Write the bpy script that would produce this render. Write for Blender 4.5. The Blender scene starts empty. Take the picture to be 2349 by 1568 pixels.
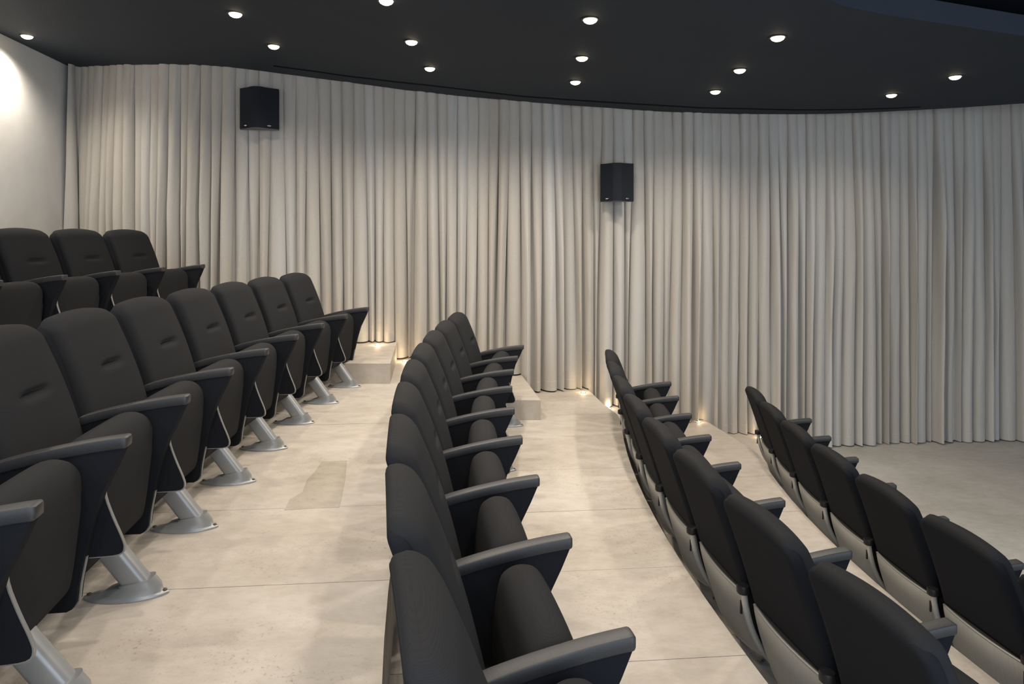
import bpy, bmesh, math, random
from mathutils import Vector, Matrix
PI = math.pi
C = bpy.context.scene.collection
scene = bpy.context.scene

# ------------------------------------------------------------------ camera, world, exposure
F = 1566.0; CX = 1174.5; HOR = 540.0; CAMZ = 2.37       # focal length and horizon in photo pixels
cam = bpy.data.cameras.new('camera'); camo = bpy.data.objects.new('camera', cam); C.objects.link(camo)
camo.location = (0, 0, CAMZ); camo.rotation_euler = (PI/2, 0, 0)
cam.sensor_width = 36; cam.sensor_fit = 'HORIZONTAL'; cam.lens = 36*F/2349
cam.shift_y = -(784-HOR)/2349; cam.clip_start = 0.05
scene.camera = camo

world = bpy.data.worlds.new('world'); scene.world = world; world.use_nodes = True
bg = world.node_tree.nodes['Background']
bg.inputs[0].default_value = (0.74, 0.85, 1.0, 1); bg.inputs[1].default_value = 2.5
scene.view_settings.view_transform = 'Standard'
scene.view_settings.look = 'None'
scene.view_settings.gamma = 1
scene.view_settings.use_curve_mapping = False
scene.view_settings.exposure = 0.0
DOWN_W = 71.0          # watt of one ceiling downlight
WARM = (1.0, 0.895, 0.77)

# ------------------------------------------------------------------ helpers
def link(name, me, mat=None, parent=None, smooth=False):
    o = bpy.data.objects.new(name, me); C.objects.link(o)
    if mat: me.materials.append(mat)
    if smooth:
        for p in me.polygons: p.use_smooth = True
    if parent: o.parent = parent
    return o

def frombm(name, bm, mat, parent=None, smooth=False, auto=None):
    bmesh.ops.recalc_face_normals(bm, faces=bm.faces)
    me = bpy.data.meshes.new(name)
    if auto is not None:
        for f in bm.faces: f.smooth = True
        for e in bm.edges:
            if len(e.link_faces) == 2 and e.calc_face_angle(0) > math.radians(auto): e.smooth = False
    bm.to_mesh(me); bm.free()
    return link(name, me, mat, parent, smooth and auto is None)

def tag(o, label, cat=None, group=None, kind=None):
    o['label'] = label
    if cat: o['category'] = cat
    if group: o['group'] = group
    if kind: o['kind'] = kind
    return o

def thing(name, label, cat, loc, rz=0, group=None):
    o = bpy.data.objects.new(name, None); C.objects.link(o); o.empty_display_size = .1
    o.location = loc; o.rotation_euler = (0, 0, rz)
    return tag(o, label, cat, group)

def prism(bm, pts, axis, a, b):
    """extrude polygon pts between a and b; axis 'y' (pts are x,z) or 'z' (pts are x,y)"""
    mk = (lambda p, t: (p[0], t, p[1])) if axis == 'y' else (lambda p, t: (p[0], p[1], t))
    v0 = [bm.verts.new(mk(p, a)) for p in pts]; v1 = [bm.verts.new(mk(p, b)) for p in pts]
    n = len(pts)
    bm.faces.new(v0); bm.faces.new(v1[::-1])
    for i in range(n): bm.faces.new((v0[i], v1[i], v1[(i+1) % n], v0[(i+1) % n]))
    return v0, v1

def box(bm, x0, x1, y0, y1, z0, z1):
    prism(bm, [(x0, y0), (x1, y0), (x1, y1), (x0, y1)], 'z', z0, z1)

def bevel(bm, w, seg=2, ang=30):
    es = [e for e in bm.edges if len(e.link_faces) == 2 and e.calc_face_angle(0) > math.radians(ang)]
    bmesh.ops.bevel(bm, geom=es, offset=w, segments=seg, profile=.5, affect='EDGES', clamp_overlap=True)

def loft(bm, rings, close=True):
    vs = [[bm.verts.new(p) for p in r] for r in rings]
    n = len(vs[0])
    for a, b in zip(vs, vs[1:]):
        for i in range(n if close else n-1):
            j = (i+1) % n
            bm.faces.new((a[i], a[j], b[j], b[i]))
    if close:
        bm.faces.new(vs[0][::-1]); bm.faces.new(vs[-1])
    return vs

def catmull(pts, n, closed=False):
    out = []; m = len(pts); dim = len(pts[0])
    segs = m if closed else m-1
    for i in range(segs):
        if closed: P = [pts[(i+k-1) % m] for k in range(4)]
        else: P = [pts[max(0, min(m-1, i+k-1))] for k in range(4)]
        for k in range(n):
            t = k/n
            out.append(tuple(.5*(2*P[1][d]+(P[2][d]-P[0][d])*t+(2*P[0][d]-5*P[1][d]+4*P[2][d]-P[3][d])*t*t
                       + (3*P[1][d]-P[0][d]-3*P[2][d]+P[3][d])*t**3) for d in range(dim)))
    if not closed: out.append(tuple(pts[-1]))
    return out

def interp(tab, x):
    if x <= tab[0][0]: return tab[0][1]
    for (a, va), (b, vb) in zip(tab, tab[1:]):
        if x <= b: return va+(vb-va)*(x-a)/(b-a)
    return tab[-1][1]

def vnoise(x, seed=0):
    def h(i):
        r = math.sin((i+seed*17.13)*127.1+311.7)*43758.5453
        return r-math.floor(r)
    i = math.floor(x); f = x-i; f = f*f*(3-2*f)
    return (h(i)*(1-f)+h(i+1)*f)*2-1

# ------------------------------------------------------------------ materials
def mat(name, col, rough=.6, metal=0, spec=.5):
    m = bpy.data.materials.new(name); m.use_nodes = True
    b = m.node_tree.nodes['Principled BSDF']
    b.inputs['Base Color'].default_value = (*col, 1); b.inputs['Roughness'].default_value = rough
    b.inputs['Metallic'].default_value = metal; b.inputs['Specular IOR Level'].default_value = spec
    return m, m.node_tree, b

def ramp(nt, src, stops):
    r = nt.nodes.new('ShaderNodeValToRGB'); nt.links.new(src, r.inputs[0])
    e = r.color_ramp.elements
    while len(e) > len(stops): e.remove(e[-1])
    while len(e) < len(stops): e.new(.5)
    for el, (p, c) in zip(e, stops): el.position = p; el.color = (*c, 1)
    return r.outputs[0]

def noise(nt, scale, detail=4, rough=.55, coord='Object', stretch=None):
    tc = nt.nodes.new('ShaderNodeTexCoord'); n = nt.nodes.new('ShaderNodeTexNoise')
    n.inputs['Scale'].default_value = scale; n.inputs['Detail'].default_value = detail; n.inputs['Roughness'].default_value = rough
    src = tc.outputs[coord]
    if stretch:
        mp = nt.nodes.new('ShaderNodeMapping'); mp.inputs['Scale'].default_value = stretch
        nt.links.new(src, mp.inputs[0]); src = mp.outputs[0]
    nt.links.new(src, n.inputs['Vector'])
    return n.outputs['Fac']

def mix(nt, fac, a, b, mode='MIX'):
    m = nt.nodes.new('ShaderNodeMix'); m.data_type = 'RGBA'; m.blend_type = mode
    if isinstance(fac, float): m.inputs[0].default_value = fac
    else: nt.links.new(fac, m.inputs[0])
    for k, v in ((6, a), (7, b)):
        if isinstance(v, tuple): m.inputs[k].default_value = (*v, 1)
        else: nt.links.new(v, m.inputs[k])
    return m.outputs[2]

def bump(nt, b, h, strength=.3, dist=.01):
    bp = nt.nodes.new('ShaderNodeBump'); bp.inputs['Strength'].default_value = strength; bp.inputs['Distance'].default_value = dist
    nt.links.new(h, bp.inputs['Height']); nt.links.new(bp.outputs[0], b.inputs['Normal'])

def concrete(name, c0, c1, c2, rough=.62):
    m, nt, b = mat(name, c1, rough, 0, .35)
    big = ramp(nt, noise(nt, 1.1, 5, .6), [(.32, c0), (.5, c1), (.7, c2)])
    sm = ramp(nt, noise(nt, 9, 9, .72, stretch=(1, 1.7, 1)), [(.3, (.84, .825, .80)), (.6, (1, 1, 1))])
    col = mix(nt, 1.0, big, sm, 'MULTIPLY')
    sp = ramp(nt, noise(nt, 75, 3, .7), [(.31, (.70, .65, .58)), (.42, (1, 1, 1))])
    msk = ramp(nt, noise(nt, 1.9, 3, .5), [(.42, (0, 0, 0)), (.6, (1, 1, 1))])
    col = mix(nt, msk, col, mix(nt, 1.0, col, sp, 'MULTIPLY'))
    nt.links.new(col, b.inputs['Base Color'])
    bump(nt, b, noise(nt, 60, 6, .7), .25, .004)
    return m

M = {}
M['concrete'] = concrete('tier_concrete', (.40, .355, .30), (.475, .43, .375), (.53, .49, .44))
M['riser'] = concrete('riser_concrete', (.45, .415, .35), (.51, .475, .41), (.57, .53, .46), .7)
M['floorc'] = concrete('floor_concrete', (.40, .38, .34), (.47, .45, .41), (.55, .53, .49), .5)
M['plaster'], nt, b = mat('plaster', (.74, .73, .70), .8, 0, .25)
nt.links.new(ramp(nt, noise(nt, 3, 6, .6), [(.3, (.70, .69, .665)), (.7, (.78, .77, .74))]), b.inputs['Base Color'])
bump(nt, b, noise(nt, 20, 6), .15, .004)
M['ceiling'], nt, b = mat('ceiling_paint', (.021, .022, .026), .75, 0, .2)
nt.links.new(ramp(nt, noise(nt, 2.5, 5), [(.3, (.025, .0315, .042)), (.7, (.028, .035, .046))]), b.inputs['Base Color'])
M['ceiling_high'] = mat('upper_ceiling_shade', (.010, .013, .022), .8, 0, .2)[0]  # darker than the lower slab: shade of the farther part put into the colour
M['gap_shade'] = mat('gap_shade_black', (.004, .004, .005), .9, 0, .1)[0]
# curtain
m, nt, b = mat('curtain_velvet', (.50, .46, .40), .85, 0, .15); M['curtain'] = m
fine = ramp(nt, noise(nt, 130, 4, .7, stretch=(1, 1, .35)), [(.3, (.93, .93, .93)), (.7, (1.03, 1.03, 1.03))])
colr = ramp(nt, noise(nt, 2.0, 3, .5, stretch=(2.2, 1, .12)), [(.3, (.41, .375, .325)), (.55, (.46, .43, .385)), (.75, (.49, .475, .45))])
nt.links.new(mix(nt, 1.0, colr, fine, 'MULTIPLY'), b.inputs['Base Color'])
b.inputs['Sheen Weight'].default_value = .35; b.inputs['Sheen Roughness'].default_value = .5
bump(nt, b, noise(nt, 90, 4, .7, stretch=(1, 1, .4)), .2, .003)
# seat fabric with a fine rib
def fabric(name, c, rib=True):
    m, nt, b = mat(name, c, .9, 0, .2)
    tc = nt.nodes.new('ShaderNodeTexCoord')
    w = nt.nodes.new('ShaderNodeTexWave'); w.wave_type = 'BANDS'; w.bands_direction = 'Z'
    w.inputs['Scale'].default_value = 115; w.inputs['Distortion'].default_value = .25; w.inputs['Detail'].default_value = 1
    nt.links.new(tc.outputs['Object'], w.inputs['Vector'])
    n = noise(nt, 260, 2, .6)
    a = nt.nodes.new('ShaderNodeMath'); a.operation = 'ADD'
    nt.links.new(w.outputs['Fac'], a.inputs[0]); nt.links.new(n, a.inputs[1])
    bump(nt, b, a.outputs[0], .22, .0009)
    nt.links.new(ramp(nt, a.outputs[0], [(.35, tuple(v*.92 for v in c)), (.95, tuple(v*1.07 for v in c))]), b.inputs['Base Color'])
    b.inputs['Specular IOR Level'].default_value = .12
    b.inputs['Sheen Weight'].default_value = .07 if c[0] > .02 else 0; b.inputs['Sheen Roughness'].default_value = .45
    return m
M['fabric'] = fabric('charcoal_fabric', (.0200, .0203, .0215))
M['fabric2'] = fabric('black_fabric', (.0115, .0125, .0155))
M['lining'] = fabric('brown_black_lining', (.022, .021, .019))
m, nt, b = mat('arm_plastic', (.034, .034, .035), .46, 0, .45); M['pad'] = m
bump(nt, b, noise(nt, 300, 3, .6), .35, .0012)
M['blackp'] = mat('black_plastic', (.010, .010, .011), .45, 0, .4)[0]
m, nt, b = mat('brushed_grey_panel', (.36, .35, .32), .42, .3, .5); M['panel'] = m
nt.links.new(ramp(nt, noise(nt, 30, 5, .6, stretch=(1, 6, .25)), [(.3, (.40, .395, .37)), (.7, (.49, .485, .455))]), b.inputs['Base Color'])
M['rim'] = mat('pale_panel_rim', (.27, .265, .25), .4, .3, .5)[0]
M['pedestal'] = mat('grey_cast_metal', (.31, .32, .325), .34, .35, .5)[0]
M['bolt'] = mat('rusty_bolt', (.13, .10, .08), .6, .6, .4)[0]
M['ring'] = mat('downlight_ring', (.02, .02, .022), .5, 0, .4)[0]
M['steel'] = mat('floor_light_steel', (.5, .48, .44), .3, .8, .5)[0]
M['grille'], nt, b = mat('speaker_cloth', (.013, .0155, .021), .85, 0, .2)
bump(nt, b, noise(nt, 400, 2), .3, .001)
M['spk'] = mat('speaker_case', (.10, .10, .105), .5, 0, .4)[0]
M['badge'] = mat('silver_badge', (.75, .75, .75), .25, .8, .5)[0]
def emit(name, col, s):
    m = bpy.data.materials.new(name); m.use_nodes = True; nt = m.node_tree
    nt.nodes.remove(nt.nodes['Principled BSDF']); e = nt.nodes.new('ShaderNodeEmission')
    e.inputs[0].default_value = (*col, 1); e.inputs[1].default_value = s
    nt.links.new(e.outputs[0], nt.nodes['Material Output'].inputs[0]); return m
M['lamp'] = emit('downlight_lens', (1, .86, .56), 9)
M['lamp2'] = emit('floor_lens', (1, .82, .55), 14)

# ------------------------------------------------------------------ room plan
Z1, Z2, Z3, Z4, Z5 = 1.45, 1.072, .715, .358, 0.0      # floor level of each tier, back to front
STEP = .178
HT = [(-6, 1.892), (-4.73, 1.803), (-3.5, 1.717), (-2.67, 1.66), (-2.11, 1.62), (-1.44, 1.573), (-1.12, 1.53),
      (-.3, 1.455), (.14, 1.412), (.6, 1.388), (1.3, 1.36), (2.0, 1.337), (3.5, 1.352), (6, 1.40), (9, 1.42)]
def ceilz(x): return CAMZ+interp(HT, x)
def on_ceiling(px, py):                                 # where the sight line of a photo pixel meets the sloping ceiling
    d = 6.0
    for _ in range(60):
        x = (px-CX)/F*d
        d = .5*d+.5*interp(HT, x)*F/(HOR-py)
    return (px-CX)/F*d, d
EDGE_PX = [(167, 156.5), (215, 152.6), (268, 150), (322, 148.4), (376, 147.8), (429, 148.7), (477, 151), (530, 154.4),
           (587, 161), (635, 167.5), (700, 176), (800, 189), (860, 197), (953, 209), (1040, 219), (1132, 227), (1205, 233.5),
           (1300, 241), (1400, 247.5), (1500, 255), (1600, 259), (1700, 261.5), (1825, 262), (1920, 260.5), (2000, 257.5),
           (2100, 252.5), (2200, 247), (2349, 237), (2500, 226), (2750, 205)]
EDGE = [on_ceiling(*p) for p in EDGE_PX]
def edge_y(x): return interp(EDGE, x)
WX, WY, WS = EDGE[0][0], EDGE[0][1], -.153
def wall_x(y): return WX+WS*(y-WY)
def tier_edge(k):
    xm, yc, R = {1: (-2.0, 4.3, 14.0), 2: (-.56, 4.2, 13.5), 3: (.838, 4.2, 13.0), 4: (2.10, 4.42, 10.0)}[k]
    pts = [(xm+(y-yc)**2/2/R, y) for y in [-.8+i*.3 for i in range(24)] if y < 6.2]
    aisle = {1: [(-1.72, 6.28), (-1.80, 6.8), (-1.99, 8.4)], 2: [(-.40, 6.30), (-.49, 6.75), (-.70, 8.4)],
             3: [(.975, 6.33), (.898, 6.71), (.813, 7.38), (.68, 8.4)], 4: [(2.27, 6.30), (2.19, 6.9), (2.095, 7.48), (1.97, 8.4)]}[k]
    return pts+aisle
E1, E2, E3, E4 = [tier_edge(k) for k in (1, 2, 3, 4)]
YN = -.8
E0 = [(wall_x(YN), YN), (wall_x(8.4), 8.4)]

def clip(poly, a, b, c):                                # keep a*x+b*y<=c
    out = []
    for i in range(len(poly)):
        p, q = poly[i], poly[(i+1) % len(poly)]
        fp, fq = a*p[0]+b*p[1]-c, a*q[0]+b*q[1]-c
        if fp <= 0: out.append(p)
        if fp*fq < 0:
            t = fp/(fp-fq); out.append((p[0]+(q[0]-p[0])*t, p[1]+(q[1]-p[1])*t))
    return out

def make_tier(name, left, right, z, label, matn='concrete', joints=True, z0=None):
    poly = list(left)+list(right)[::-1]
    bm = bmesh.new()
    if not joints:
        prism(bm, poly, 'z', z-.3 if z0 is None else z0, z)
        return tag(frombm(name, bm, M[matn]), label, kind='structure')
    prism(bm, poly, 'z', -.3 if z0 is None else z0, z-.02)
    root = tag(frombm(name, bm, M['riser']), label, kind='structure')
    S = .087; g = .0014
    for k in range(-6, 10):                            # screed bays between straight joints
        c0 = 2.53+.73*k+S*.97; c1 = c0+.73
        q = clip(poly, S, -1, -(c0+g)); q = clip(q, -S, 1, c1-g) if len(q) > 2 else q
        if len(q) < 3: continue
        bm = bmesh.new()
        dz = .0006*random.uniform(-1, 1)
        prism(bm, q, 'z', z-.02, z+dz)
        frombm('slab', bm, M['concrete'], root)
    return root
random.seed(3)
make_tier('seating_tier', E0, E1, Z1, 'highest pale concrete seating tier under the back row')
make_tier('seating_tier', E1, E2, Z2, 'pale concrete tier under the second row from the back')
make_tier('seating_tier', E2, E3, Z3, 'pale concrete tier under the middle row')
make_tier('seating_tier', E3, E4, Z4, 'pale concrete tier under the fourth row')
make_tier('floor', E4, [(9.5, YN), (9.5, 8.4)], 0, 'grey polished concrete floor in front of the seats', 'floorc', joints=False)

# worn patch in the second tier
M['worn'] = concrete('worn_concrete', (.31, .27, .215), (.38, .34, .285), (.45, .41, .355), .8)
pt_ = [((px-CX)/F*1.298*F/(py-HOR), 1.298*F/(py-HOR)) for px, py in ((738, 1058), (796, 1056), (792, 1100), (784, 1140), (778, 1164), (716, 1166), (652, 1170), (664, 1146), (694, 1128), (704, 1100), (722, 1082))]
bm = bmesh.new(); prism(bm, pt_, 'z', Z2-.004, Z2+.0014)
frombm('worn_patch', bm, M['worn'], bpy.data.objects['seating_tier.001'])

# half-height steps along the curtain aisle
def step_block(Ek, z, w, y0, label):
    le = [p for p in Ek if p[1] > y0]
    x0 = interp([(q[1], q[0]) for q in Ek], y0)
    le = [(x0, y0)]+le
    le = [(p[0]+.002, p[1]) for p in le if p[1] < 8.1]+[(le[-1][0]+.02, 8.1)]
    re = [(p[0]-.0, p[1]) for p in ((w[0], y0), (w[1], 8.1))]
    bm = bmesh.new(); prism(bm, le+re[::-1], 'z', z, z+STEP); bevel(bm, .004, 1)
    return tag(frombm('step', bm, M['concrete']), label, kind='structure')
step_block(E1, Z2, (-1.067, -1.32), 5.98, 'concrete half step between the back tier and the second tier')
step_block(E2, Z3, (.258, -.02), 6.13, 'concrete half step beside the end of the middle row')
step_block(E3, Z4, (1.60, 1.36), 6.19, 'concrete half step beside the end of the fourth row')
step_block(E4, Z5, (2.90, 2.66), 6.19, 'concrete half step down to the front floor by the curtain')

# plaster wall behind the back row
bm = bmesh.new()
a, b_ = (wall_x(-.8), -.8), (wall_x(8.4), 8.4)
prism(bm, [a, b_, (b_[0]-.15, b_[1]), (a[0]-.15, a[1])], 'z', 0, 5.0)
tag(frombm('wall_left', bm, M['plaster']), 'pale plastered wall behind the back row', kind='structure')
bm = bmesh.new(); box(bm, wall_x(8.4), 9.5, 8.41, 8.55, 0, 5.0)
tag(frombm('wall_right_added', (lambda q: (box(q, 9.4, 9.55, YN, 8.5, 0, 5.0), q)[1])(bmesh.new()), mat('added_wall_paint', (.10, .10, .11), .8)[0]), 'unseen dark wall added far to the right to block ambient light', kind='structure')  # unseen wall added to keep world light off the right side
tag(frombm('wall_back_added', bm, M['plaster']), 'unseen wall added behind the long curtain to block world light', kind='structure')  # added to stop world light coming in behind the curtain

# ceiling: dark sloping slab whose edge runs in an S along the curtain, and a higher part towards the front
NEAR = [(-6, -.8), (-.6, -.8), (.2, .6), (.9, 2.6), (1.4, 3.55), (1.87, 3.95), (2.3, 4.16), (3.46, 4.62), (6, 5.3), (9.5, 6.0)]
xs = [-5.5]+[WX+i*(9.5-WX)/150 for i in range(151)]
bm = bmesh.new(); rows = []
for x in xs:
    ye = edge_y(x); yn = interp(NEAR, x); z = ceilz(x)
    if x < WX+1e-6 and x < WX-.01: ye = 6.5
    n = 6
    lo = [bm.verts.new((x, yn+(ye-yn)*i/n, z)) for i in range(n+1)]
    hi = [bm.verts.new((x, yn+(ye-yn)*i/n, z+.14)) for i in range(n+1)]
    rows.append((lo, hi))
for (a, A), (c, D) in zip(rows, rows[1:]):
    for i in range(6):
        bm.faces.new((a[i], a[i+1], c[i+1], c[i])); bm.faces.new((A[i], D[i], D[i+1], A[i+1]))
    bm.faces.new((a[0], c[0], D[0], A[0])); bm.faces.new((a[6], A[6], D[6], c[6]))
tag(frombm('ceiling', bm, M['ceiling'], auto=40), 'matt charcoal ceiling ending in an S curve along the curtain', kind='structure')
bm = bmesh.new()
rows = []
for x in [-5.6+i*.5 for i in range(31)]:  # the unseen rest of this slab covers the curtain slot against world light
    z = ceilz(x)+.45
    rows.append([bm.verts.new((x, -.8, z)), bm.verts.new((x, 8.5, z)), bm.verts.new((x, 8.5, z+.1)), bm.verts.new((x, -.8, z+.1))])
for a, c in zip(rows, rows[1:]):
    for i in range(4): bm.faces.new((a[i], a[(i+1) % 4], c[(i+1) % 4], c[i]))
bm.faces.new(rows[0]); bm.faces.new(rows[-1])
tag(frombm('ceiling', bm, M['ceiling_high']), 'higher part of the ceiling towards the screen, shade put into its navy black', kind='structure')
# black strip under the ceiling, painted shade of a gap near the curtain edge
GP = [(628, 151), (712, 162), (830, 178), (953, 192), (1132, 213), (1260, 225), (1400, 234.5), (1500, 240.5), (1660, 248), (1825, 251.5), (1920, 251), (2006, 249.5), (2110, 245)]
gp = [on_ceiling(*p) for p in GP]
bm = bmesh.new(); rows = []
for x, y in catmull(gp, 6):
    z = ceilz(x)
    rows.append([(x, y-.022, z-.004), (x, y+.022, z-.004), (x, y+.022, z+.01), (x, y-.022, z+.01)])
loft(bm, rows)
tag(frombm('trim_1', bm, M['gap_shade']), 'thin black strip painted as the shade of a gap along the curved ceiling edge', kind='structure')

# ------------------------------------------------------------------ curtain
HEM_D = [(700, 0), (720, 6.9), (800, 7.05), (860, 7.15), (930, 7.2), (1060, 7.2), (1205, 7.22), (1300, 7.34), (1450, 7.38), (1600, 7.42), (1700, 7.5),
         (1800, 7.6), (1900, 7.7), (2100, 7.82), (2300, 7.88), (2500, 7.8), (2800, 7.5)]
ctrl = [(wall_x(WY-.22)+.035, WY-.22), (wall_x(WY-.1)+.04, WY-.10)]
for (px, py), (ex, ey) in zip(EDGE_PX, EDGE):
    d = max(ey, interp(HEM_D, px) if px >= 720 else 0)+.06
    if px == 167: ctrl.append((wall_x(WY)+.07, WY-.0)); continue
    ctrl.append(((px-CX)/F*d, d))
path = catmull(ctrl, 24)
S_ = [0]
for p, q in zip(path, path[1:]): S_.append(S_[-1]+math.hypot(q[0]-p[0], q[1]-p[1]))
L = S_[-1]
def at(s):
    s = max(0, min(L-1e-6, s)); lo, hi = 0, len(S_)-1
    while hi-lo > 1:
        m_ = (lo+hi)//2
        if S_[m_] <= s: lo = m_
        else: hi = m_
    t = (s-S_[lo])/(S_[hi]-S_[lo]); p, q = path[lo], path[hi]
    tx, ty = q[0]-p[0], q[1]-p[1]; l = math.hypot(tx, ty)
    return p[0]+tx*t, p[1]+ty*t, ty/l, -tx/l            # point, normal towards the room
HEMZ = [(-1.90, Z1), (-1.29, Z2+STEP), (-.545, Z2), (.055, Z3+STEP), (.80, Z3), (1.455, Z4+STEP), (2.085, Z4), (2.745, STEP), (99, 0)]
def hemz(x):
    for lim, z in HEMZ:
        if x < lim: return z
PIT = .112
rng = random.Random(11)
NP = int(L/PIT)+2
amp = [rng.uniform(.6, 1.35) for _ in range(NP+3)]
wid = [rng.uniform(-.5, .9) for _ in range(NP+3)]
drift = [rng.uniform(-1, 1) for _ in range(NP+3)]
def fold(s, q):
    """q: 0 at the heading, 1 at the hem.  returns normal offset, sideways offset"""
    s2 = s+.030*q*vnoise(s*3.1+q*.35, 5)+.012*vnoise(s*2.3, 9)
    ph = s2/PIT; i = math.floor(ph); u = ph-i; u = u**(1+wid[i % NP]*.35)
    A = (.064+.050*min(1, q*2.2))*amp[i % NP]*(1-.35*max(0, q-.25)*(.5+.5*drift[i % NP]))
    f = u*PN; k0 = min(PN-1, int(f)); f -= k0
    qq = min(1, max(0, q-.08)*1.5)                      # below the heading the valleys open, pleats wander and gather
    g = qq*gap[i % NP]
    def pt(k):
        a_, d_ = PLEAT[k]
        if 0 < k < PN: a_ = .5+(a_-.5)*(1-g)
        return a_, d_
    (a0_, d0_), (a1_, d1_) = pt(k0), pt(k0+1)
    la = a0_*(1-f)+a1_*f; dp = d0_*(1-f)+d1_*f
    dp = dp*(1-qq*.45)+abs(math.sin(PI*min(1, max(0, la))))**1.1*qq*.45*(1-g*.3)
    w_ = min(1, max(0, la)); w_ = w_*w_*(3-2*w_)
    wander = qq*PIT*.42*(bnd[i % NP]*(1-w_)+bnd[(i+1) % NP]*w_)
    off = A*dp*(1+.35*qq*(gap[i % NP]*2))
    off += min(1, q*1.6)*(.034*vnoise(s*4.3+.6*q, 2)+.020*vnoise(s*10+1.5*q, 3))
    off += (.0065*vnoise(s*26+2.4*q, 4)+.003*vnoise(s*60+2*q, 6))*min(1, q*3+.15)
    rid = 1-abs(vnoise(s*8.3+1.1*q, 12)); off += min(1, q*1.8)*.016*rid**5
    rid = 1-abs(vnoise(s*15.7-1.6*q, 13)); off += min(1, q*1.8)*.009*rid**5
    # creases that lean out of the pleat heading
    off -= .016*math.exp(-((u-.62+.6*q*3*abs(drift[i % NP]))/.05)**2)*max(0, 1-q*5)*(1 if drift[i % NP] > -.3 else .2)
    side = (la-u)*PIT*1.0+wander
    return off, side
gap = [abs(rng.gauss(0, .30))+.08 for _ in range(NP+3)]; gap = [min(.6, v) for v in gap]
bnd = [rng.uniform(-1, 1) for _ in range(NP+3)]
PLEAT = [(0, 0), (-.03, .30), (.04, .72), (.20, .94), (.42, 1.0), (.64, .98), (.86, .90), (1.03, .70), (1.10, .42), (1.08, .18), (1.02, .04), (1, 0)]
PLEAT = [(a_, b_) for a_, b_ in PLEAT]; PN = len(PLEAT)-1
NS = int(L/PIT*26); NZ = 30
me = bpy.data.meshes.new('curtain'); vs = []; fs = []
qs = [0, .012, .03, .05, .075, .1, .13, .17, .21]+[.21+(.79)*k/(NZ-8) for k in range(1, NZ-7)]
hem = []; nq = len(qs)
for j in range(NS+1):
    s = L*j/NS
    x0, y0, nx, ny = at(s)
    zt = ceilz(x0)+.03+.25*min(1, max(0, (x0-2.6)/1.2)) if x0 > WX+.12 else ceilz(x0)-.004
    hz = hemz(x0)
    zb = hz+.014+.006*vnoise(s*7, 8)
    for k, q in enumerate(qs):
        z = zt+(zb-zt)*q
        qa = (zt-z)/3.4                                 # fold growth by true distance from the heading
        o, sd = fold(s, min(1, qa*1.0))
        x, y = x0+nx*o-ny*sd, y0+ny*o+nx*sd
        vs.append((x, y, z))
for j in range(NS):
    for k in range(nq-1):
        a = j*nq+k; fs.append((a, a+1, a+nq+1, a+nq))
me.from_pydata(vs, [], fs); me.update()
cur = link('curtain', me, M['curtain'], smooth=True)
tag(cur, 'full-height beige pleated curtain along the whole side wall', 'curtain')
# stitched hem band, a hair in front of the cloth
hv = []; hf = []
for j in range(NS+1):
    s = L*j/NS; x0, y0, nx, ny = at(s); zt = ceilz(x0)+.03+.25*min(1, max(0, (x0-2.6)/1.2)); zb = hemz(x0)+.012+.006*vnoise(s*7, 8)
    for z in (zb, zb+.05, zb+.098, zb+.102, zb+.106):
        o, sd = fold(s, min(1, (zt-z)/3.4)); o += .0018 if z < zb+.103 else -.002
        hv.append((x0+nx*o-ny*sd, y0+ny*o+nx*sd, z))
for j in range(NS):
    for k in range(4):
        a = j*5+k; hf.append((a, a+1, a+6, a+5))
hm = bpy.data.meshes.new('hem'); hm.from_pydata(hv, [], hf); hm.update()
link('hem', hm, M['curtain'], cur, smooth=True)

# ------------------------------------------------------------------ cinema seat prototype  (x forward, y towards the curtain, z up)
def rring(w, t, z, cx, rake, nf=26, crown=.012, arch=0, crease=None):
    """rounded slab section at height z: front face dense in y"""
    r = min(t*.48, w*.45, .034); pts = []
    h = t/2
    def P(y, x, front):
        zz = z+arch*(1-(y/max(w, 1e-4))**2)
        xx = cx+x
        if front:
            xx += crown*max(0, 1-(y/max(w-r, 1e-4))**2)
            if crease: xx -= crease(y, zz)
        pts.append((xx, y, zz))
    for i in range(nf+1):                               # front, -y to +y
        P(-(w-r)+2*(w-r)*i/nf, h, True)
    for i in range(1, 5):
        a = PI/2*i/5; P((w-r)+r*math.sin(a), h-r+r*math.cos(a), False)
    nb = nf
    for i in range(nb+1):
        y = (w-r)-2*(w-r)*i/nb
        P(y, -h, False)
    for i in range(1, 5):
        a = PI/2*i/5; P(-(w-r)-r*math.sin(a), -(h-r)-r*math.cos(a), False)
    # front-left corner
    for i in range(1, 5):
        a = PI/2*i/5; P(-(w-r)-r*math.cos(a), (h-r)+r*math.sin(a), False)
    return pts

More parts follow.
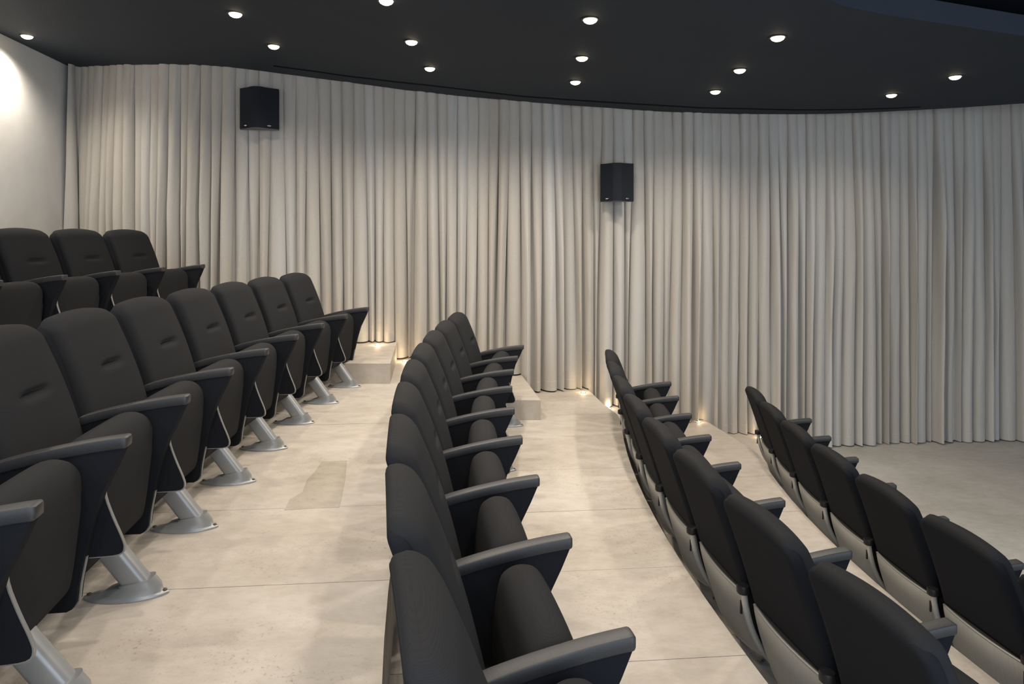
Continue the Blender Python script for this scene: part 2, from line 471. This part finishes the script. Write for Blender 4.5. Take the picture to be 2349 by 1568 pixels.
def slab_cushion(name, mat_, parent, zlo, zhi, W, fx, th, rtop, rbot, crown=.012, arch=.012, crease=None, n=54, taper=0.0):
    rings = []
    for i in range(n+1):
        v = i/n
        v = .5-.5*math.cos(PI*v) if True else v
        z = zlo+(zhi-zlo)*v
        w = W*(1-taper*v); t = th(v)
        dt = zhi-z; db = z-zlo
        if dt < rtop: w = w-rtop+math.sqrt(max(0, rtop**2-(rtop-dt)**2))
        if db < rbot: w = w-rbot+math.sqrt(max(0, rbot**2-(rbot-db)**2))
        rt = min(.06, t*.62)
        k = 1
        if dt < rt: k = min(k, math.sqrt(max(.00012, 1-(1-dt/rt)**2)))
        if db < .03: k = min(k, math.sqrt(max(.0025, 1-(1-db/.03)**2)))
        tc = t*k; cx = fx(z)-t/2
        rings.append(rring(w, max(tc, .0008), z, cx, 0, crown=crown*k, arch=arch*v*v, crease=crease if k > .5 else None))
    last = rings[-1]; xm = cx
    rings.append([(xm, p[1], p[2]+.0004) for p in last])
    bm = bmesh.new(); vs_ = loft(bm, rings)
    bmesh.ops.delete(bm, geom=[f for f in bm.faces if len(f.verts) > 8 and all(v in vs_[-1] for v in f.verts)], context='FACES_ONLY')
    bmesh.ops.remove_doubles(bm, verts=vs_[-1]+vs_[-2], dist=.0006)
    return frombm(name, bm, mat_, parent, smooth=True)

def frontx(z): return -.190-.345*(z-.42)-.02*math.sin(PI*min(1, max(0, (z-.42)/.55)))*-1
def crease(y, z):
    zc = .737-.10*y*y
    e = math.exp(-(abs(y)/.082)**4.2)
    dz = z-zc
    c = .027*math.exp(-(dz/.0085)**2)*e
    c += (.010*math.exp(-dz/.034) if dz > 0 else 0)*e*math.exp(-(y/.12)**2)*.9
    c -= (.004*math.exp(dz/.05) if dz < 0 else 0)*math.exp(-(y/.09)**2)
    return c
PW = .5665                                              # seat pitch
HW = PW/2
PADTOP = [(-.258, .577), (-.20, .595), (-.10, .618), (.02, .640), (.10, .651), (.150, .656)]
def padz(x): return interp([(a, b) for a, b in catmull(PADTOP, 5)], x)

def arm_set(root, y, end=False):
    """armrest, upholstered panel with its pale edge and the rear post, in the plane y"""
    rings = []
    P = catmull(PADTOP, 4)
    for i, (x, z) in enumerate(P):
        k = 1.0
        if i == 0: k = .6
        w = .0265*k; h = .019*k
        r = []
        for a in range(16):
            th_ = 2*PI*a/16; c, s = math.cos(th_), math.sin(th_)
            r.append((x-.0*s, y+w*math.copysign(abs(c)**.24, c), z-.019+h*math.copysign(abs(s)**.26, s)))
        rings.append(r)
    x, z = P[-1]
    for dx, kk in ((.005, .93), (.0085, .78)):
        rings.append([(x+dx, y+(q[1]-y)*kk, z-.019+(q[2]-z+.019)*kk) for q in r])
    bm = bmesh.new(); loft(bm, rings); frombm('armrest', bm, M['pad'], root, auto=38)
    top = [(x, padz(x)-.037) for x in (-.27, -.2, -.1, 0, .08, .150)]
    front = [(.122, .555), (.083, .476), (.052, .37), (.030, .273), (.014, .19), (.008, .135), (-.004, .116), (-.02, .108)]
    rear = [(-.10, .108), (-.135, .125), (-.175, .20), (-.225, .34), (-.262, .48)]
    poly = top+front+rear
    bm = bmesh.new(); prism(bm, poly, 'y', y-.021, y+.021); bevel(bm, .007, 2, 40)
    frombm('arm_panel', bm, M['fabric2'], root, auto=50)
    # pale edge band down the lower front of the panel
    fr = front[3:]; rings = []
    for i, (x, z) in enumerate(catmull(fr, 3)):
        rings.append([(x+.0035, y-.006, z), (x+.0035, y+.006, z), (x-.004, y+.006, z), (x-.004, y-.006, z)])
    bm = bmesh.new(); loft(bm, rings); frombm('panel_edge', bm, M['rim'], root)
    # tubular post behind with its black cap
    pp = catmull([(-.322, .500), (-.312, .43), (-.288, .34), (-.245, .25), (-.18, .17)], 4)
    rings = []
    for x, z in pp: rings.append([(x+.014*math.cos(2*PI*a/12), y+.014*math.sin(2*PI*a/12), z+.004*math.cos(2*PI*a/12)) for a in range(12)])
    bm = bmesh.new(); loft(bm, rings); post = frombm('post', bm, M['panel'], root, auto=50)
    rings = []
    for r_, z in ((.023, .490), (.0275, .495), (.028, .518), (.025, .525), (.012, .527)):
        rings.append([(-.324+r_*math.cos(2*PI*a/20), y+r_*math.sin(2*PI*a/20), z) for a in range(20)])
    bm = bmesh.new(); loft(bm, rings); frombm('post_cap', bm, M['blackp'], post, auto=40)
    bm = bmesh.new(); box(bm, -.330, -.322, y+.010, y+.019, .395, .450); bevel(bm, .002, 1)
    frombm('clip', bm, M['blackp'], post)

def make_seat(root):
    bk = slab_cushion('backrest', M['fabric'], root, .40, .961, .256, frontx, lambda v: .078+.018*min(1, max(0, (v-.72)/.2))**2*(3-2*min(1, max(0, (v-.72)/.2))), .060, .02,
                      crown=.016, arch=.014, crease=crease, n=64, taper=.06)
    # rear cover, a little lower than the cushion so the roll of the headrest shows above its seam
    slab_cushion('back_cover', M['fabric2'], root, .464, .938, .266, lambda z: frontx(z)-.044, lambda v: .058+.010*math.sin(PI*v)-.004*v, .060, .006,
                 crown=.0, arch=.013, n=34, taper=.03)
    # grey rear panel, bowed in plan, with pale rim
    def rear(y, v):
        z = .4635-.262*v-.03*(1-(y/.26)**2)*v
        v = max(0.0, v); x = -.302+.075*v**1.35-.022*(1-(y/.255)**2)
        return x, z
    bm = bmesh.new(); ny_, nv = 16, 10
    g = [[None]*(ny_+1) for _ in range(nv+1)]; g2 = [[None]*(ny_+1) for _ in range(nv+1)]
    for i in range(nv+1):
        for j in range(ny_+1):
            y = -.255+.51*j/ny_; x, z = rear(y, i/nv)
            g[i][j] = bm.verts.new((x, y, z)); g2[i][j] = bm.verts.new((x+.010, y, z+.002))
    for i in range(nv):
        for j in range(ny_):
            bm.faces.new((g[i][j], g[i][j+1], g[i+1][j+1], g[i+1][j])); bm.faces.new((g2[i][j], g2[i+1][j], g2[i+1][j+1], g2[i][j+1]))
    for j in range(ny_):
        bm.faces.new((g[0][j], g2[0][j], g2[0][j+1], g[0][j+1])); bm.faces.new((g[nv][j], g[nv][j+1], g2[nv][j+1], g2[nv][j]))
    for i in range(nv):
        bm.faces.new((g[i][0], g[i+1][0], g2[i+1][0], g2[i][0])); bm.faces.new((g[i][ny_], g2[i][ny_], g2[i+1][ny_], g[i+1][ny_]))
    rp = frombm('rear_panel', bm, M['panel'], root, auto=40)
    for vv, nm in ((0, 'rim'), (1, 'rim')):
        rings = []
        for j in range(17):
            y = -.255+.51*j/16; x, z = rear(y, vv)
            rings.append([(x+.005+.0075*math.cos(2*PI*a/8), y, z+.0055*math.sin(2*PI*a/8)) for a in range(8)])
        bm = bmesh.new(); loft(bm, rings); frombm(nm, bm, M['rim'], rp, smooth=True)
    # dark lining on the inner side of that panel
    bm = bmesh.new(); rings = []
    for i in range(9):
        v = i/8*.95; ring = []
        ys = [-.245+.49*j/12 for j in range(13)]
        for y in ys: x, z = rear(y, v); ring.append((x+.013, y, z+.004))
        for y in ys[::-1]: x, z = rear(y, v); ring.append((x+.040+.02*v, y, z+.004))
        rings.append(ring)
    loft(bm, rings); frombm('lining', bm, M['lining'], root, auto=50)
    # folded seat: side profile lofted across the width with rounded ends
    prof = [(-.030, .622), (.008, .612), (.034, .578), (.044, .53), (.040, .45), (.028, .34), (.016, .24), (.004, .196), (-.02, .186),
            (-.07, .190), (-.105, .215), (-.118, .30), (-.115, .42), (-.105, .52), (-.090, .585), (-.062, .613)]
    pf = catmull(prof, 3, closed=True); cxm = sum(p[0] for p in pf)/len(pf); czm = sum(p[1] for p in pf)/len(pf)
    nn = len(pf); nrm = []
    for i in range(nn):
        a, c = pf[i-1], pf[(i+1) % nn]; tx, tz = c[0]-a[0], c[1]-a[1]; l = math.hypot(tx, tz)
        nrm.append((tz/l*-1, tx/l))
    if (pf[0][0]-cxm)*nrm[0][0]+(pf[0][1]-czm)*nrm[0][1] < 0: nrm = [(-a, -c) for a, c in nrm]
    Wd = .245; rings = []
    secs = [1, .995, .975, .94, .89, .82, .72, .6, .4, .2, 0]
    secs = [-s for s in secs]+secs[::-1][1:]
    for s in secs:
        y = Wd*s; e = abs(s); ins = 0
        rr = .040
        de = Wd*(1-e)
        if de < rr: ins = rr-math.sqrt(max(0, rr*rr-(rr-de)**2))
        ring = []
        for (x, z), (nx_, nz_) in zip(pf, nrm):
            k = ins*(1.0 if z > .45 else .45)
            topk = max(0, (z-.54)/.08)
            bul = .012*(1-s*s)
            ring.append((x-nx_*k+nx_*bul*(.6 if z > .3 else 0), y, z-nz_*k-topk*.030*e**6))
        rings.append(ring)
    bm = bmesh.new(); loft(bm, rings); frombm('seat', bm, M['fabric'], root, smooth=True)
    # flat side plate at the near end of the seat, with a pale curved edge
    curve = catmull([(.070, .52), (.074, .455), (.098, .382), (.124, .318), (.133, .283), (.118, .262), (.05, .257), (-.09, .257)], 3)
    bm = bmesh.new(); prism(bm, curve+[(-.10, .40), (-.06, .52)], 'y', -.260, -.249)
    plate = frombm('side_plate', bm, M['fabric2'], root, auto=50)
    rings = []
    for x, z in curve:
        rings.append([(x+.002, -.2575, z-.001), (x+.002, -.2515, z-.001), (x-.004, -.2515, z+.003), (x-.004, -.2575, z+.003)])
    for i, (x, z) in enumerate(curve):
        rings[i] = [(x+.0025, -.2610, z-.0015), (x+.0025, -.2480, z-.0015), (x-.0015, -.2480, z+.0015), (x-.0015, -.2610, z+.0015)]
    bm = bmesh.new(); loft(bm, rings); frombm('rim', bm, M['rim'], plate)
    # bracket joining leg and seat
    bm = bmesh.new(); prism(bm, [(-.20, .30), (-.09, .29), (-.09, .24), (-.12, .215), (-.17, .21), (-.22, .24)], 'y', -.24, .24); bevel(bm, .008, 2)
    frombm('bracket', bm, M['blackp'], root, auto=50)
    # slanted oval leg
    rings = []
    for z in (.012, .05, .12, .18, .24, .30):
        cx = .078-.74*(z-.04); 
        rings.append([(cx+.052*math.copysign(abs(math.cos(2*PI*a/20))**.5, math.cos(2*PI*a/20)),
                       .034*math.copysign(abs(math.sin(2*PI*a/20))**.6, math.sin(2*PI*a/20)), z) for a in range(20)])
    bm = bmesh.new(); loft(bm, rings); frombm('leg', bm, M['pedestal'], root, auto=50)
    # cast foot: pointed oval flange rising to a collar
    def oval(k, zz, cx, hx, hy, p=1.0):
        out = []
        for a in range(28):
            t = 2*PI*a/28; c, s = math.cos(t), math.sin(t)
            out.append((cx+hx*c, hy*math.copysign(abs(s)**1.35, s), zz))
        return [(q[0]+.036, q[1], q[2]) for q in out]
    rings = [oval(0, 0, 0, .146, .060), oval(0, .006, 0, .146, .060), oval(0, .009, .002, .138, .056), oval(0, .014, .018, .108, .053)]
    rings += [[(.082+.072*math.copysign(abs(math.cos(2*PI*a/28))**.8, math.cos(2*PI*a/28))-(.0 if math.cos(2*PI*a/28) > 0 else .030*abs(math.cos(2*PI*a/28))),
                .046*math.copysign(abs(math.sin(2*PI*a/28))**.85, math.sin(2*PI*a/28)), z0_) for a in range(28)] for z0_ in (.034,)]
    rings += [[(.072+.060*math.copysign(abs(math.cos(2*PI*a/28))**.7, math.cos(2*PI*a/28)),
                .043*math.copysign(abs(math.sin(2*PI*a/28))**.8, math.sin(2*PI*a/28)), z0_+.012*math.cos(2*PI*a/28)) for a in range(28)] for z0_ in (.050, .056)]
    rings += [[(.071+.052*math.cos(2*PI*a/28), .034*math.sin(2*PI*a/28), .056+.010*math.cos(2*PI*a/28)) for a in range(28)]]
    bm = bmesh.new(); loft(bm, rings); foot = frombm('foot', bm, M['pedestal'], root, auto=60)
    for bx in (-.090, .166):
        bm = bmesh.new()
        loft(bm, [[(bx+r_*math.cos(PI*a/3), r_*math.sin(PI*a/3), z) for a in range(6)] for r_, z in ((.009, .006), (.009, .014), (.006, .016))])
        frombm('bolt', bm, M['bolt'], foot)

GROUPS = ['folding seats of the back row', 'folding seats of the second row', 'folding seats of the middle row',
          'folding seats of the fourth row', 'folding seats of the front row']
ROWN = ['back row by the plaster wall', 'second row from the back', 'middle row', 'fourth row, seen from behind', 'front row, beside the open floor']
ORD = ['first', 'second', 'third', 'fourth', 'fifth', 'sixth', 'seventh', 'eighth', 'ninth', 'tenth']
proto = thing('cinema_seat', '', 'seat', (0, 0, 0)); make_seat(proto); arm_set(proto, -HW)
proto_end = thing('cinema_seat', '', 'seat', (0, 0, 0))
def kids(o): return [c for c in list(C.objects) if c.parent == o]
def copy_tree(o, parent=None):
    c = o.copy(); C.objects.link(c); c.parent = parent
    for ch in kids(o): copy_tree(ch, c)
    return c
for ch in kids(proto): copy_tree(ch, proto_end)
arm_set(proto_end, HW, True)
rows = [(-3.1755, Z1, 4, 15.89, 6.30, .569, 3.87), (-1.5513, Z2, 9, 14.69, 6.15, .5695, 4.37), (-.1537, Z3, 9, 13.44, 6.24, .572, 4.55),
        (1.198, Z4, 8, 12.31, 6.35, .570, 4.60), (2.4924, Z5, 7, 11.48, 6.42, .568, 4.51)]      # x of the row, floor, seats, radius, far end, pitch, centre
first = {True: True, False: True}
for r, (ox, z, n, R, yend, pw, C1Y) in enumerate(rows):
    C1X = ox+R; a0 = math.asin((yend-C1Y)/R)
    for i in range(n):
        a = a0-(HW+pw*i)/R
        x = C1X-R*math.cos(a); y = C1Y+R*math.sin(a)
        src = proto_end if i == 0 else proto
        o = src if first[i == 0] else copy_tree(src)
        first[i == 0] = False
        o.location = (x, y, z+.0007); o.rotation_euler = (0, 0, -a)
        col = 'charcoal' if r < 3 else 'black'
        tag(o, '%s folding cinema seat, %s from the curtain in the %s' % (col, ORD[i], ROWN[r]), 'seat', GROUPS[r])

# ------------------------------------------------------------------ loudspeakers
def speaker(px, d, htop, hbot, w, rz, label):
    x = (px-CX)/F*d
    zb = CAMZ+hbot; h = htop-hbot
    t = thing('loudspeaker', label, 'loudspeaker', (x, d, zb), rz, 'wall loudspeakers in front of the curtain')
    hw = w/2
    plan = [(-hw, 0), (-hw, -.030), (-hw*.55, -.085), (-.045, -.142), (-.02, -.152), (.02, -.152), (.045, -.142), (hw*.55, -.085), (hw, -.030), (hw, 0)]
    bm = bmesh.new(); prism(bm, plan, 'z', 0.0, h); bevel(bm, .006, 2, 50)
    frombm('cabinet', bm, M['spk'], t, auto=35)
    g = [(a*1.004, b-.007) for a, b in plan[1:-1]]
    bm = bmesh.new(); prism(bm, [(-hw*1.004, -.012)]+g+[(hw*1.004, -.012)], 'z', .006, h+.004); bevel(bm, .004, 2, 50)
    grille = frombm('grille', bm, M['grille'], t, auto=25)
    for sx in (-1, 1):
        ang = math.atan2(.112, hw-.045)
        bx, by = sx*hw*.60, -.098
        rings = []
        for rr, off in ((1, 0), (1, .004), (.8, .006)):
            rings.append([(bx+sx*0+.020*rr*math.cos(2*PI*a/16)*math.cos(ang)+sx*off*math.sin(ang), by+sx*.020*rr*math.cos(2*PI*a/16)*math.sin(ang)-off*math.cos(ang)+.001,
                           .030+.0065*rr*math.sin(2*PI*a/16)) for a in range(16)])
        bm = bmesh.new(); loft(bm, rings); frombm('badge', bm, M['badge'], grille)
    bm = bmesh.new(); box(bm, -.05, .05, 0, .20, h*.45, h*.6); bevel(bm, .004, 1)
    frombm('bracket', bm, M['blackp'], t)
speaker(597, 6.78, 1.445, 1.045, .37, math.radians(5), 'black angular loudspeaker hung high on the curtain above the back row')
speaker(1415, 7.22, .75, .355, .345, math.radians(-7), 'black angular loudspeaker mounted on the curtain right of centre')

# ------------------------------------------------------------------ downlights
def downlight(x, y, label, w=1.0, group='downlights in the dark ceiling', r=.048):
    z = ceilz(x)
    t = thing('downlight', label, 'ceiling light', (x, y, z), 0, group)
    bm = bmesh.new()
    loft(bm, [[(rr*math.cos(2*PI*a/24), rr*math.sin(2*PI*a/24), zz) for a in range(24)] for rr, zz in ((r+.012, -.001), (r+.010, -.005), (r, -.006), (r-.002, -.001))])
    frombm('trim_ring', bm, M['ring'], t, auto=40)
    bm = bmesh.new()
    loft(bm, [[(rr*math.cos(2*PI*a/24), rr*math.sin(2*PI*a/24), zz) for a in range(24)] for rr, zz in ((r-.003, -.003), (r-.003, -.0065), (r*.82, -.017), (r*.5, -.026), (r*.15, -.030))])
    frombm('lens', bm, M['lamp'], t)
    li = bpy.data.lights.new('downlight_bulb', 'SPOT'); li.energy = DOWN_W*w; li.color = WARM
    li.spot_size = math.radians(150); li.spot_blend = .9; li.shadow_soft_size = .05
    lo = bpy.data.objects.new('bulb', li); C.objects.link(lo); lo.parent = t; lo.location = (0, 0, -.06)
DL = [(62, 82, 'downlight nearest the plaster wall, at the left end of the ceiling', 1.0),
      (540, 31, 'yellowish downlight above and left of the first loudspeaker, near the top', .8),
      (628, 105, 'small downlight directly above the left loudspeaker', .7),
      (886, 1, 'downlight cut by the top of the picture, left of centre', 1.0),
      (944, 95, 'larger downlight of the close pair left of centre', 1.1),
      (986, 156, 'smaller downlight of the close pair left of centre, nearer the curtain', 1.0),
      (1354, 44, 'largest of three downlights in a line at centre, farthest from the curtain', 1.1),
      (1335, 132, 'middle one of three downlights in a line at centre', 1.0),
      (1320, 187, 'smallest of three downlights in a line at centre, nearest the curtain', .9),
      (1784, 85, 'brightest downlight right of centre with open ceiling around it', 1.1),
      (1697, 160, 'small dim downlight between two brighter ones right of centre', .6),
      (1641, 209, 'bright downlight close to the curtain right of centre', 1.0),
      (2045, 217, 'bright downlight close to the curtain at the right', .55),
      (2191, 175, 'small downlight farthest right in the ceiling', .35)]
for px, py, lab, w in DL:
    x, y = on_ceiling(px, py); downlight(x, y, lab, w)
for x, y, where, w in [(-3.9, 2.9, 'the near end of the back row', .9), (-2.4, 2.2, 'the near part of the second row', .9), (-1.2, 1.2, 'the gangway in front of the second row', .9),
                       (-.75, 2.6, 'the tier between second and middle row', .9), (-.1, .3, 'the nearest seats of the middle row', .9), (.25, 3.2, 'the middle of the middle row', .9),
                       (-3.0, .5, 'the corner behind the nearest seats of the second row', .9), (-4.0, 5.1, 'the plaster wall, washing it with light', 1.3), (.6, 1.9, 'the near seats between middle and fourth row', .9)]:
    downlight(x, y, 'downlight above ' + where, w, 'downlights over the nearer seats')

# ------------------------------------------------------------------ aisle floor lights by the curtain
def floor_light(px, py, z, label, w=1.0):
    d = (CAMZ-z)*F/(py-HOR); x = (px-CX)/F*d
    t = thing('floor_light', label, 'floor light', (x, d, z+.0006), 0, 'small recessed aisle lights by the curtain')
    bm = bmesh.new()
    loft(bm, [[(rr*math.cos(2*PI*a/20), rr*math.sin(2*PI*a/20), zz) for a in range(20)] for rr, zz in ((.030, 0), (.029, .004), (.021, .005), (.020, .001))])
    frombm('ring', bm, M['steel'], t, auto=40)
    bm = bmesh.new()
    loft(bm, [[(rr*math.cos(2*PI*a/20), rr*math.sin(2*PI*a/20), zz) for a in range(20)] for rr, zz in ((.019, .002), (.018, .007), (.008, .011))])
    frombm('lens', bm, M['lamp2'], t)
    li = bpy.data.lights.new('floor_bulb', 'POINT'); li.energy = .75*w; li.color = (1, .72, .42); li.shadow_soft_size = .02
    lo = bpy.data.objects.new('bulb', li); C.objects.link(lo); lo.parent = t; lo.location = (0, 0, .035)
floor_light(866, 791, Z2+STEP, 'glowing floor light on the highest visible half step', 1.2)
floor_light(929, 829, Z2, 'glowing floor light on the tier just below the highest half step', 1.2)
floor_light(1338, 900, Z3, 'small floor light at the far right corner of the middle tier', .8)
floor_light(1397, 937, Z4+STEP, 'small floor light beside the top of the fourth row end', .8)
floor_light(1602, 968, Z4, 'small floor light at the curtain between fourth and front row', .9)
floor_light(1743, 1004, STEP, 'small floor light half hidden behind the front row end seat', .6)
